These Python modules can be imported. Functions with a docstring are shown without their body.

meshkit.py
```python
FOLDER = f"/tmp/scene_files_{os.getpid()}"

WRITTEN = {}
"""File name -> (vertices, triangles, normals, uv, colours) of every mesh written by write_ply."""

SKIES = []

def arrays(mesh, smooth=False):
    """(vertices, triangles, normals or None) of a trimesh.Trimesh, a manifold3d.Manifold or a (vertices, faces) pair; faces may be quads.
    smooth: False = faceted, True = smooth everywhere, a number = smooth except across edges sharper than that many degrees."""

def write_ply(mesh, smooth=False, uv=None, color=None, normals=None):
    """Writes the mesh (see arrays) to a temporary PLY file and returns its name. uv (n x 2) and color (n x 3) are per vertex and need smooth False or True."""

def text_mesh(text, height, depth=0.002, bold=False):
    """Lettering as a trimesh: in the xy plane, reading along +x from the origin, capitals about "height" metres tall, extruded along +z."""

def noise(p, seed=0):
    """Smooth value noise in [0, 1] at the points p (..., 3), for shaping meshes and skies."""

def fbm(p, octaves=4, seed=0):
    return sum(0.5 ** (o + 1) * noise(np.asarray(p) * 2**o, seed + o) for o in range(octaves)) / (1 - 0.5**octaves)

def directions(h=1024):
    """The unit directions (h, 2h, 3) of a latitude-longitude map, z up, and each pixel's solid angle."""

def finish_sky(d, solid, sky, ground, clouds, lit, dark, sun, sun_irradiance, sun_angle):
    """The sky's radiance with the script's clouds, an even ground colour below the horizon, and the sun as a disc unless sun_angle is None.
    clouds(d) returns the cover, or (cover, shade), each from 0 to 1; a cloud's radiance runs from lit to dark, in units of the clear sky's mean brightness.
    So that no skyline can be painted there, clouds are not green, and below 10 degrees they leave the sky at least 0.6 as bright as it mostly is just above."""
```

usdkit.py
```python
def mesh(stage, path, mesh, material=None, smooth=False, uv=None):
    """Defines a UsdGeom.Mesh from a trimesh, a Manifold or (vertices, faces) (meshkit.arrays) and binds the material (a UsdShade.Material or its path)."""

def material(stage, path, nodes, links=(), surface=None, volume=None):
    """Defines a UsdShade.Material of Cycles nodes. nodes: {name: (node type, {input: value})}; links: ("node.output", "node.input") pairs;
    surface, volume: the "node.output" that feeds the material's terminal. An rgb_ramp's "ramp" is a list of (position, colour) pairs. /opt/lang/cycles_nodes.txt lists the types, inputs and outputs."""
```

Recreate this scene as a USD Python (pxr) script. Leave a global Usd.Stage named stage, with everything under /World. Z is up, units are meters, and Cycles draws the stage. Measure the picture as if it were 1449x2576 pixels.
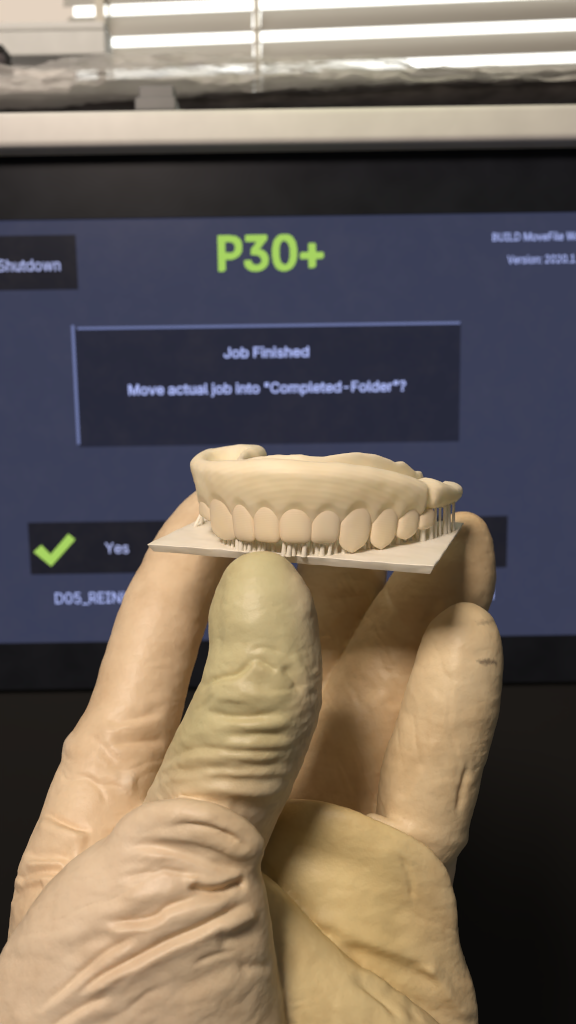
import math, random
import numpy as np, trimesh, usdkit, meshkit
from pxr import Usd, UsdGeom, UsdLux, UsdShade, Gf, Sdf
from scipy.spatial import cKDTree
from shapely.geometry import Polygon

stage = Usd.Stage.CreateInMemory()
UsdGeom.SetStageUpAxis(stage, UsdGeom.Tokens.z)
UsdGeom.SetStageMetersPerUnit(stage, 1.0)
UsdGeom.Xform.Define(stage, '/World')
rng = np.random.default_rng(7)

# ------------------------------------------------------------------ camera (a phone held close to the hand)
FP = 2023.0                                 # focal length in reference pixels, the reference being 1449 x 2576
CX, CY = 724.5, 1288.0
PITCH, ROLL = math.radians(-8.0), math.radians(0.85)
EYE = np.array([0.0, 0.0, 1.25])
fwd = np.array([0, math.cos(PITCH), math.sin(PITCH)])
up0 = np.array([0, -math.sin(PITCH), math.cos(PITCH)])
rt0 = np.array([1.0, 0, 0])
rt = math.cos(ROLL) * rt0 - math.sin(ROLL) * up0
up = math.cos(ROLL) * up0 + math.sin(ROLL) * rt0
CAM = np.stack([rt, -up, fwd], 0)           # rows: right, down, forward

def world(p):                               # camera frame in mm (right, down, forward) -> world metres
    return EYE + np.asarray(p, float) @ CAM / 1000.0

def ray(u, v):
    return np.array([(u - CX) / FP, (v - CY) / FP, 1.0])

def project(p):                             # camera frame mm -> reference pixels
    return np.stack([p[..., 0] / p[..., 2] * FP + CX, p[..., 1] / p[..., 2] * FP + CY], -1)

cam = UsdGeom.Camera.Define(stage, '/World/Camera')
M = Gf.Matrix4d(*[float(x) for x in (*rt, 0, *up, 0, *(-fwd), 0, *EYE, 1)])
cam.AddTransformOp().Set(M)
FL = 5.0
cam.CreateFocalLengthAttr(FL)
cam.CreateHorizontalApertureAttr(FL * 1449.0 / FP)
cam.CreateVerticalApertureAttr(FL * 2576.0 / FP)
cam.CreateClippingRangeAttr(Gf.Vec2f(0.01, 50))
cam.CreateFStopAttr(FL / 1.7)
cam.CreateFocusDistanceAttr(0.163)
cam.CreateExposureAttr(0.32)

# ------------------------------------------------------------------ ceiling lamp, two added lamps and the room light
def look_at(eye, target):
    eye, target = np.asarray(eye, float), np.asarray(target, float)
    z = eye - target; z /= np.linalg.norm(z)
    x = np.cross([0, 0, 1.0], z); x /= np.linalg.norm(x)
    y = np.cross(z, x)
    return Gf.Matrix4d(*[float(q) for q in (*x, 0, *y, 0, *z, 0, *eye, 1)])

def rect_lamp(name, pos, target, w, h, color, power):
    l = UsdLux.RectLight.Define(stage, '/World/' + name)
    l.CreateWidthAttr(w); l.CreateHeightAttr(h); l.CreateColorAttr(Gf.Vec3f(*color)); l.CreateIntensityAttr(power)
    l.AddTransformOp().Set(look_at(pos, target))
HAND = world([0, 40, 170])
rect_lamp('ceiling_lamp', HAND + [-0.19, -0.35, 0.45], HAND, 0.16, 0.16, (1.0, 0.83, 0.71), 37)
rect_lamp('added_green_light', [0.035, 0.27, 1.51], [0.03, 0.385, 1.38], 0.05, 0.05, (0.62, 0.85, 0.25), 6.5)  # added, no such fixture: gives the rail its green cast
rect_lamp('added_window_fill', [-0.22, 0.36, 1.78], [-0.14, 0.62, 1.48], 0.2, 0.2, (1.0, 0.93, 0.84), 4.5)  # unseen fill added to brighten the box, slats and film
dome = UsdLux.DomeLight.Define(stage, '/World/room_light')
dome.CreateIntensityAttr(0.017); dome.CreateColorAttr(Gf.Vec3f(1.0, 0.92, 0.82))

# ------------------------------------------------------------------ naming helpers
used = {}
def path(parent, name):
    base = (parent if isinstance(parent, str) else str(parent.GetPath())) + '/' + name
    n = used.get(base, 0); used[base] = n + 1
    return base if n == 0 else f'{base}_{n:03d}'

def keys(p, label=None, category=None, group=None, kind=None):
    for k, v in (('label', label), ('category', category), ('group', group), ('kind', kind)):
        if v: p.SetCustomDataByKey(k, v)
    return p

def thing(name, label, category, group=None, loc=None):
    x = UsdGeom.Xform.Define(stage, path('/World', name))
    if loc is not None: x.AddTranslateOp().Set(Gf.Vec3d(*map(float, loc)))
    p = x.GetPrim(); p.SetMetadata('comment', '')
    ORIGIN[str(p.GetPath())] = np.zeros(3) if loc is None else np.asarray(loc, float)
    return keys(p, label, category, group)
ORIGIN = {}

def part(parent, name, mesh, mat, smooth=False, label=None):
    """A mesh given in world metres, as a child of a thing or of a part."""
    pp = parent if isinstance(parent, str) else str(parent.GetPath())
    v, f, _ = meshkit.arrays(mesh, False)
    o = ORIGIN.get('/'.join(pp.split('/')[:3]), np.zeros(3))
    m = usdkit.mesh(stage, path(pp, name), (v - o, f), mat, smooth=smooth)
    return keys(m.GetPrim(), label)

def box(x0, x1, y0, y1, z0, z1, bevel=0.0):
    if bevel <= 0:
        b = trimesh.creation.box([x1 - x0, y1 - y0, z1 - z0]); b.apply_translation([(x0 + x1) / 2, (y0 + y1) / 2, (z0 + z1) / 2]); return b
    import manifold3d as m3
    r = bevel
    s = m3.Manifold.sphere(r, 12)
    return m3.Manifold.batch_hull([s.translate([x, y, z]) for x in (x0 + r, x1 - r) for y in (y0 + r, y1 - r) for z in (z0 + r, z1 - r)])

def as_tm(m):
    v, f, _ = meshkit.arrays(m, False); return trimesh.Trimesh(v, f, process=False)

# ------------------------------------------------------------------ materials
def mat(name, nodes, links=(), surface='p.BSDF'):
    return usdkit.material(stage, '/World/Looks/' + name, nodes, links, surface)

def plain(name, color, rough=0.5, spec=0.5, bump=None, var=0.0, coat=0.0):
    n = {'p': ('principled_bsdf', {'base_color': color, 'roughness': rough, 'specular_ior_level': spec, 'coat_weight': coat})}
    l = []
    n['t'] = ('texture_coordinate', {})
    if var:
        n['n'] = ('noise_texture', {'scale': 60.0, 'detail': 5.0})
        n['r'] = ('rgb_ramp', {'ramp': [(0.3, [c * (1 - var) for c in color]), (0.7, [min(1, c * (1 + var)) for c in color])]})
        l += [('t.object', 'n.vector'), ('n.fac', 'r.fac'), ('r.color', 'p.base_color')]
    if bump:
        n['bn'] = ('noise_texture', {'scale': bump[0], 'detail': 3.0})
        n['b'] = ('bump', {'strength': bump[1], 'distance': bump[2]})
        l += [('t.object', 'bn.vector'), ('bn.fac', 'b.height'), ('b.normal', 'p.normal')]
    return mat(name, n, l)

def emit(name, color, strength):
    return mat(name, {'e': ('emission', {'color': color, 'strength': strength})}, surface='e.emission')

M_black = plain('black_bezel', (0.015, 0.017, 0.023), 0.36, 0.08, var=0.2)
M_panel = plain('dark_front_panel', (0.020, 0.019, 0.018), 0.6, 0.3, bump=(900, 0.2, 0.0005))
M_white = plain('white_painted_housing', (0.74, 0.725, 0.71), 0.45, 0.5, var=0.05)
M_grey = plain('grey_plastic', (0.17, 0.17, 0.18), 0.5, 0.4, var=0.08)
M_wall = plain('white_wall_paint', (0.86, 0.79, 0.70), 0.8, 0.2, var=0.04)
M_slat = plain('blind_slat_paint', (0.50, 0.475, 0.43), 0.45, 0.4)
M_cord = plain('blind_cord', (0.75, 0.70, 0.60), 0.8, 0.2)
M_darkcloth = plain('dark_cloth', (0.10, 0.088, 0.09), 0.9, 0.1, var=0.4)
def glow(name, color, strength):
    return mat(name, {'t': ('texture_coordinate', {}), 'n': ('noise_texture', {'scale': 60.0, 'detail': 7.0, 'roughness': 0.7}), 'r': ('rgb_ramp', {'ramp': [(0.45, (0.008, 0.008, 0.009)), (0.8, (0.022, 0.021, 0.02))]}),
                      'p': ('principled_bsdf', {'base_color': (0.012, 0.012, 0.013), 'roughness': 0.2, 'specular_ior_level': 0.25, 'emission_color': color, 'emission_strength': strength})},
               [('t.object', 'n.vector'), ('n.fac', 'r.fac'), ('r.color', 'p.base_color')])
M_screen = glow('screen_blue', (0.038, 0.045, 0.090), 0.78)
M_dialog = glow('screen_dialog', (0.016, 0.019, 0.040), 0.7)
M_button = glow('screen_button', (0.0115, 0.0125, 0.022), 0.6)
M_edge = emit('screen_edge', (0.15, 0.18, 0.36), 0.85)
M_text = emit('screen_text', (0.36, 0.42, 0.78), 1.0)
M_text2 = emit('screen_text_pale', (0.36, 0.40, 0.68), 1.1)
M_green = emit('screen_green', (0.40, 0.66, 0.125), 0.78)
M_day = emit('daylight_pane', (1.0, 1.0, 0.94), 1.9)

# clear plastic film
M_film = mat('clear_film', {
    'n': ('noise_texture', {'scale': 160.0, 'detail': 6.0}), 't': ('texture_coordinate', {}),
    'b': ('bump', {'strength': 0.6, 'distance': 0.002}),
    'd': ('principled_bsdf', {'base_color': (0.56, 0.54, 0.53), 'roughness': 0.45, 'specular_ior_level': 0.3}),
    'tr': ('transparent_bsdf', {'color': (0.92, 0.92, 0.92)}), 'm': ('mix_closure', {'fac': 0.5})},
    [('t.object', 'n.vector'), ('n.fac', 'b.height'), ('b.normal', 'd.normal'), ('tr.BSDF', 'm.closure1'), ('d.BSDF', 'm.closure2')], 'm.closure')

# printed resin: pale, slightly translucent, with fine layer lines
M_resin = mat('printed_resin', {
    't': ('texture_coordinate', {}), 'g': ('geometry', {}),
    'w': ('wave_texture', {'wave_type': 'bands', 'bands_direction': 'z', 'scale': 1300.0, 'distortion': 1.2, 'detail': 1.0}),
    'n': ('noise_texture', {'scale': 130.0, 'detail': 4.0}),
    'r': ('rgb_ramp', {'ramp': [(0.3, (0.96, 0.78, 0.52)), (0.7, (0.98, 0.83, 0.58))]}),
    'b': ('bump', {'strength': 0.15, 'distance': 0.0003}),
    'p': ('principled_bsdf', {'roughness': 0.48, 'specular_ior_level': 0.35, 'subsurface_weight': 0.4, 'subsurface_scale': 0.0018, 'subsurface_radius': (1.0, 0.72, 0.45), 'subsurface_method': 'random_walk'})},
    [('t.object', 'n.vector'), ('n.fac', 'r.fac'), ('r.color', 'p.base_color'), ('g.position', 'w.vector'), ('w.fac', 'b.height'), ('b.normal', 'p.normal')])
M_tooth = mat('printed_resin_tooth', {
    't': ('texture_coordinate', {}), 'g': ('geometry', {}),
    'w': ('wave_texture', {'wave_type': 'bands', 'bands_direction': 'z', 'scale': 900.0, 'distortion': 2.0, 'detail': 1.0}),
    'n': ('noise_texture', {'scale': 130.0, 'detail': 4.0}),
    'r': ('rgb_ramp', {'ramp': [(0.3, (0.97, 0.75, 0.49)), (0.7, (0.98, 0.80, 0.55))]}),
    'b': ('bump', {'strength': 0.05, 'distance': 0.0003}),
    'p': ('principled_bsdf', {'roughness': 0.45, 'specular_ior_level': 0.35, 'subsurface_method': 'random_walk', 'subsurface_weight': 0.3, 'subsurface_scale': 0.0012, 'subsurface_radius': (1.0, 0.62, 0.35)})},
    [('t.object', 'n.vector'), ('n.fac', 'r.fac'), ('r.color', 'p.base_color'), ('g.position', 'w.vector'), ('w.fac', 'b.height'), ('b.normal', 'p.normal')])
M_plate = mat('printed_resin_plate', {
    't': ('texture_coordinate', {}), 'n': ('noise_texture', {'scale': 150.0, 'detail': 4.0}),
    'r': ('rgb_ramp', {'ramp': [(0.3, (0.90, 0.84, 0.67)), (0.7, (0.94, 0.89, 0.75))]}),
    'p': ('principled_bsdf', {'roughness': 0.45, 'specular_ior_level': 0.4, 'subsurface_weight': 0.3, 'subsurface_scale': 0.0012, 'subsurface_radius': (1.0, 0.8, 0.6)})},
    [('t.object', 'n.vector'), ('n.fac', 'r.fac'), ('r.color', 'p.base_color')])

# latex glove over a hand: mottled cream, fine grain, stains and painted light colour from the mesh
M_glove = mat('latex_glove', {
    't': ('texture_coordinate', {}),
    'n': ('noise_texture', {'scale': 75.0, 'detail': 5.0, 'roughness': 0.6}),
    'r': ('rgb_ramp', {'ramp': [(0.30, (0.60, 0.48, 0.345)), (0.50, (0.70, 0.59, 0.45)), (0.75, (0.76, 0.66, 0.52))]}),
    'a': ('attribute', {'attribute': 'stain'}),
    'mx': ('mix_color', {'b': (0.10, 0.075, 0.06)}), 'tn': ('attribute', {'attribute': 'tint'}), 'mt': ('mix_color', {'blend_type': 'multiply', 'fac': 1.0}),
    'mp': ('mapping', {'scale': (70.0, 140.0, 330.0), 'rotation': (0.0, 0.28, 0.0)}), 'rg': ('noise_texture', {'type': 'ridged_multifractal', 'use_normalize': True, 'scale': 1.0, 'detail': 3.0, 'roughness': 0.45, 'distortion': 0.6}),
    'mk': ('noise_texture', {'scale': 55.0, 'detail': 2.0}), 'mr': ('map_range', {'from_min': 0.42, 'from_max': 0.68, 'to_min': 0.0, 'to_max': 0.55, 'clamp': True}), 'b3': ('bump', {'strength': 0.5, 'distance': 0.0007, 'invert': True}),
    'f': ('noise_texture', {'scale': 1700.0, 'detail': 3.0}), 'f2': ('noise_texture', {'scale': 420.0, 'detail': 4.0}),
    'b': ('bump', {'strength': 0.22, 'distance': 0.0002}), 'b2': ('bump', {'strength': 0.25, 'distance': 0.0006}),
    'p': ('principled_bsdf', {'roughness': 0.46, 'specular_ior_level': 0.38, 'subsurface_method': 'burley', 'subsurface_weight': 0.30, 'subsurface_scale': 0.0022, 'subsurface_radius': (1.0, 0.55, 0.28)})},
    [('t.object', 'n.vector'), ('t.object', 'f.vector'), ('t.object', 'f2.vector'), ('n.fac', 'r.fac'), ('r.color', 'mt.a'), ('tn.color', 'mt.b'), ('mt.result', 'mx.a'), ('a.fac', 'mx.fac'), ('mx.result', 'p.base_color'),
     ('f.fac', 'b.height'), ('f2.fac', 'b2.height'), ('b.normal', 'b2.normal'), ('b2.normal', 'b3.normal'), ('t.object', 'mp.vector'), ('mp.vector', 'rg.vector'), ('t.object', 'mk.vector'), ('mk.fac', 'mr.value'), ('mr.result', 'b3.strength'), ('rg.fac', 'b3.height'), ('b3.normal', 'p.normal')])

# ------------------------------------------------------------------ the touchscreen machine: a vertical plane at YM
YM = 0.385
def on_plane(u, v, y=YM):
    d = ray(u, v) @ CAM
    return EYE + d * (y - EYE[1]) / d[1]
def Xm(u, v): return on_plane(u, v)[0]
def Zm(u, v): return on_plane(u, v)[2]

z_bar_top, z_bar_bot = on_plane(724, 268, YM - 0.012)[2], on_plane(724, 361, YM - 0.012)[2]
z_disp_top, z_disp_bot = Zm(724, 543), Zm(724, 1609)
z_bez_bot = Zm(724, 1724)
mach = thing('touchscreen_machine', 'black touchscreen with pale top rail showing a job finished message behind the hand', 'touchscreen', loc=(0, YM, z_bez_bot))
XL, XR = -0.24, 0.26
part(mach, 'top_rail', box(XL, XR, YM - 0.012, YM + 0.05, z_bar_bot, z_bar_top, 0.003), M_white, smooth=40)
part(mach, 'bezel', trimesh.util.concatenate([
    box(XL, XR, YM, YM + 0.02, z_disp_top, z_bar_bot + 0.004), box(XL, XR, YM, YM + 0.02, z_bez_bot, z_disp_bot),
    box(XL, -0.185, YM, YM + 0.02, z_disp_bot, z_disp_top), box(0.215, XR, YM, YM + 0.02, z_disp_bot, z_disp_top)]), M_black)
part(mach, 'front_panel', box(XL, XR, YM + 0.004, YM + 0.05, z_bez_bot - 0.22, z_bez_bot - 0.0006), M_panel)
scr = part(mach, 'screen', box(-0.185, 0.215, YM + 0.0012, YM + 0.012, z_disp_bot, z_disp_top), M_screen)

def flat(u0, v0, u1, v1, y0=YM + 0.0012, t=0.0003):
    return box(Xm(u0, (v0 + v1) / 2), Xm(u1, (v0 + v1) / 2), y0 - t, y0, Zm((u0 + u1) / 2, v1), Zm((u0 + u1) / 2, v0))
part(scr, 'dialog_box', flat(191, 822, 1158, 1118), M_dialog)
L = flat(186, 818, 193, 1118, YM + 0.0008); part(scr, 'dialog_edge', L, M_edge)
part(scr, 'dialog_edge', flat(194, 816, 1158, 822, YM + 0.0008), M_edge)
part(scr, 'shutdown_button', flat(-160, 592, 192, 730), M_button)
part(scr, 'yes_button', flat(72, 1312, 560, 1443), M_button)
part(scr, 'no_button', flat(800, 1302, 1277, 1432), M_button)

def bold_text(s, h, w):
    """Lettering with its strokes thickened by w (fraction of the height)."""
    t = meshkit.text_mesh(s, h, 0.0004, bold=w > 0)
    return t
def screen_text(name, s, u, v, capheight, width, m, bold=False, heavy=0):
    """Capitals from v - capheight to v; stretched to the given width in reference pixels."""
    t = meshkit.text_mesh(s, 1.0, 0.02, bold=bold)
    b = t.bounds
    x0, x1 = Xm(u, v), Xm(u + width, v)
    k = Zm(u, v - capheight) - Zm(u, v)
    t.vertices[:, 0] = (t.vertices[:, 0] - b[0, 0]) / (b[1, 0] - b[0, 0]) * (x1 - x0) + x0
    vv = t.vertices.copy()
    t.vertices[:, 1] = YM + 0.0006 - (vv[:, 2] - 0.01) * 0.012
    t.vertices[:, 2] = Zm((u + width / 2), v) + vv[:, 1] * k
    if heavy:
        t2 = t.copy(); t2.apply_translation([heavy * (x1 - x0) / width, -0.00004, 0]); t3 = t.copy(); t3.apply_translation([0, -0.00008, -0.6 * heavy * (x1 - x0) / width])
        t = trimesh.util.concatenate([t, t2, t3])
    return part(scr, name, t, m)
screen_text('title_text', 'P30+', 549, 676, 84, 262, M_green, True, 4)
screen_text('shutdown_text', 'Shutdown', -6, 681, 29, 157, M_text2)
screen_text('build_text', 'BUILD MoveFile Wait', 1240, 604, 20, 235, M_text)
screen_text('version_text', 'Version: 2020.1.4', 1278, 661, 20, 190, M_text)
screen_text('message_text', 'Job Finished', 563, 898, 25, 214, M_text, True)
screen_text('message_text', 'Move actual job into "Completed-Folder"?', 323, 988, 25, 698, M_text, True)
screen_text('yes_text', 'Yes', 265, 1392, 26, 58, M_text2)
screen_text('file_text', 'D05_REINH', 139, 1518, 27, 190, M_text)
screen_text('file_text', 'd', 1222, 1507, 27, 20, M_text)
ck = Polygon([(84, 1389), (103, 1372), (126, 1396), (171, 1344), (188, 1358), (128, 1425)])
t = trimesh.creation.extrude_polygon(Polygon([(Xm(x, y), Zm(x, y)) for x, y in ck.exterior.coords]), 0.0004, engine='earcut')
t.vertices = np.stack([t.vertices[:, 0], YM + 0.0008 - t.vertices[:, 2], t.vertices[:, 1]], 1)
part(scr, 'check_mark', t, M_green)

# ------------------------------------------------------------------ window with a blind behind the machine
YB = 0.66
yaw = math.radians(3.0)
def on_blind(u, v, dy=0.0):                 # a plane turned a little about the vertical
    d = ray(u, v) @ CAM
    n = np.array([math.sin(-yaw) * -1, math.cos(yaw), 0])
    p0 = np.array([0, YB + dy, 0.0])
    return EYE + d * (n @ (p0 - EYE)) / (n @ d)
bx = on_blind(1400, 60) - on_blind(300, 60); bx[2] = 0; bx /= np.linalg.norm(bx)
bn = np.array([-bx[1], bx[0], 0])           # away from the camera
def blind_pt(a, b, h):                      # a along the window, b behind it, h height
    return np.array([0, YB, 0]) + a * bx + b * bn + np.array([0, 0, h])
def along(u, v):
    return (on_blind(u, v) - [0, YB, 0]) @ bx
def lbox(a0, a1, b0, b1, h0, h1, bevel=0.0):
    m = as_tm(box(a0, a1, b0, b1, h0, h1, bevel))
    v = m.vertices
    m.vertices = np.array([0, YB, 0]) + v[:, :1] * bx + v[:, 1:2] * bn + v[:, 2:] * [0, 0, 1.0]
    return m
A0, A1 = along(168, 60), along(1449, 60) + 0.12
zs = [on_blind(700, y)[2] for y in (-31, 50, 132)]
pitch = zs[0] - zs[2]; pitch /= 2
win = thing('window', 'bright window pane in a pale frame behind the slatted blind', 'window')
ztop = zs[0] + 4 * pitch; zlow = zs[2] - 4 * pitch
part(win, 'pane', lbox(along(135, 60), A1 + 0.02, 0.050, 0.054, zlow, ztop), M_day)
part(win, 'glowing_jamb', lbox(A0 - 0.30, along(140, 60), 0.030, 0.050, zlow, ztop), emit('jamb_glow', (0.70, 0.58, 0.47), 0.9))  # window jamb made to glow; its daylight is put in as emission
blind = thing('window_blind', 'pale horizontal slatted blind hanging in front of the bright window', 'blind')
for k in range(-3, 4):
    zc = zs[1] - k * pitch
    # a shallow curved slat with a cord slot, tilted towards the room
    prof = []
    wd, tilt = 0.025, math.radians(-58)
    n = 9
    xs = np.linspace(-0.5, 0.5, n)
    def sec(x, off): 
        y = x * wd; h = 0.0016 * (1 - 4 * x * x) + off
        return (y * math.cos(tilt) + h * math.sin(tilt), -y * math.sin(tilt) + h * math.cos(tilt))
    ribs = [A0, A0 + 0.001]
    slot_a, slot_b = along(636, 60), along(656, 60)
    pieces = []
    for a0, a1, x0, x1 in ((A0, slot_a, -0.5, 0.5), (slot_b, A1, -0.5, 0.5), (slot_a, slot_b, -0.5, -0.36), (slot_a, slot_b, 0.40, 0.5)):
        xx = np.linspace(x0, x1, n)
        ring = [sec(x, 0.0002) for x in xx] + [sec(x, -0.0002) for x in xx[::-1]]
        pl = Polygon(ring)
        e = trimesh.creation.extrude_polygon(pl, a1 - a0, engine='earcut')
        v = e.vertices
        e.vertices = np.array([0, YB, zc]) + (a0 + v[:, 2:]) * bx + v[:, :1] * bn + v[:, 1:2] * [0, 0, 1.0]
        pieces.append(e)
    part(blind, 'slat', trimesh.util.concatenate(pieces), M_slat, smooth=30)
for u in (265, 646):
    for b in (-0.0125, 0.0125):
        a = along(u, 60)
        part(blind, 'cord', lbox(a - 0.0012, a + 0.0012, b - 0.0008, b + 0.0008, zlow, ztop), M_cord)
a = along(265, 60)
part(blind, 'tape', lbox(a - 0.0035, a + 0.0035, -0.0155, -0.0145, zlow, ztop), M_cord)

def at_y(u, v, y): return on_plane(u, v, y)
p0, p1 = at_y(-60, 56, 0.60), at_y(266, 137, 0.60)
gb = thing('storage_box', 'plain light grey box standing left of the blind above the crumpled film', 'box')
part(gb, 'body', box(p0[0], p1[0], 0.60, 0.625, p1[2], p0[2] - 0.006, 0.0015), plain('pale_card', (0.80, 0.79, 0.76), 0.6, 0.3, var=0.05), smooth=40)
part(gb, 'lid', box(p0[0], p1[0], 0.600, 0.625, p0[2] - 0.0058, p0[2], 0.0015), plain('pale_card_lid', (0.80, 0.79, 0.76), 0.6, 0.3), smooth=40)
p0, p1 = at_y(-30, 108, 0.57), at_y(12, 168, 0.57)
gc = thing('dark_case', 'small dark case at the left edge of the photo beside the grey box', 'case')
part(gc, 'body', box(p0[0], p1[0], 0.57, 0.59, p1[2], p0[2] - 0.006, 0.002), M_darkcloth, smooth=40)
part(gc, 'cap', box(p0[0] + .001, p1[0] - .001, 0.571, 0.589, p0[2] - 0.0058, p0[2], 0.0015), M_panel, smooth=40)

# dark folded cloth and clear film lying behind the top rail
def sheet(u0, u1, n, m, topv, botv, y0, y1, seed, amp, freq):
    """A crumpled strip: along u, its height between two profiles of the photo, folded in depth."""
    us = np.linspace(u0, u1, n); ts = np.linspace(0, 1, m)
    P = np.zeros((n, m, 3))
    for i, u in enumerate(us):
        for j, t in enumerate(ts):
            P[i, j] = on_plane(u, topv(u) * (1 - t) + botv(u) * t, y0 + (y1 - y0) * (1 - math.sin(math.pi * (0.15 + 0.85 * t))))
    nz = meshkit.fbm(P.reshape(-1, 3) * [freq, freq, freq * 2.2], 4, seed).reshape(n, m)
    rz = 1 - np.abs(2 * meshkit.fbm(P.reshape(-1, 3) * [freq * 0.5, freq, freq * 1.6] + 9, 3, seed + 5).reshape(n, m) - 1) * 2
    P[..., 1] -= amp * (nz - 0.5) * 2 + amp * 0.8 * rz
    P[..., 2] += amp * 0.4 * (nz - 0.5)
    idx = np.arange(n * m).reshape(n, m)
    f = np.stack([idx[:-1, :-1], idx[1:, :-1], idx[1:, 1:], idx[:-1, 1:]], -1).reshape(-1, 4)
    return P.reshape(-1, 3), f
def prof(pts):
    a = np.array(pts, float); return lambda u: float(np.interp(u, a[:, 0], a[:, 1]))
tc = thing('folded_cloth', 'dark folded cloth lying along the machine top behind the pale rail', 'cloth')
cl = sheet(-200, 1640, 180, 20, prof([(-40, 238), (300, 240), (450, 236), (640, 232), (900, 214), (1200, 196), (1500, 190)]), prof([(-40, 300), (1500, 275)]), 0.425, 0.46, 3, 0.004, 90)
part(tc, 'fold', cl, M_darkcloth, smooth=True)
fl = thing('plastic_film', 'crumpled clear plastic film bunched along the machine top below the blind', 'plastic film')
tp = prof([(-40, 168), (110, 172), (220, 152), (320, 148), (420, 142), (520, 150), (620, 158), (800, 152), (1000, 152), (1040, 172), (1150, 180), (1500, 176)])
bt = prof([(-40, 276), (120, 274), (300, 262), (440, 252), (560, 240), (800, 226), (1000, 212), (1200, 203), (1500, 196)])
part(fl, 'sheet', sheet(-200, 1640, 300, 40, tp, bt, 0.40, 0.45, 21, 0.007, 70), M_film, smooth=True)
part(fl, 'fold', sheet(-200, 1640, 300, 24, lambda u: tp(u) + 22 + 8 * math.sin(u / 70.), lambda u: bt(u) + 3, 0.392, 0.43, 33, 0.005, 90), M_film, smooth=True)
p0, p1 = at_y(345, 209, 0.378), at_y(438, 268, 0.378)
br = thing('grey_clip', 'small grey plastic clip standing on the pale rail in front of the film', 'clip')
part(br, 'tab', box(p0[0], p1[0], 0.380, 0.386, p1[2] + 0.0035, p0[2], 0.001), M_grey, smooth=40)
part(br, 'foot', box(p0[0] - 0.0012, p1[0] + 0.0012, 0.376, 0.392, z_bar_top + 0.0002, p1[2] + 0.0037, 0.001), M_grey, smooth=40)

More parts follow.
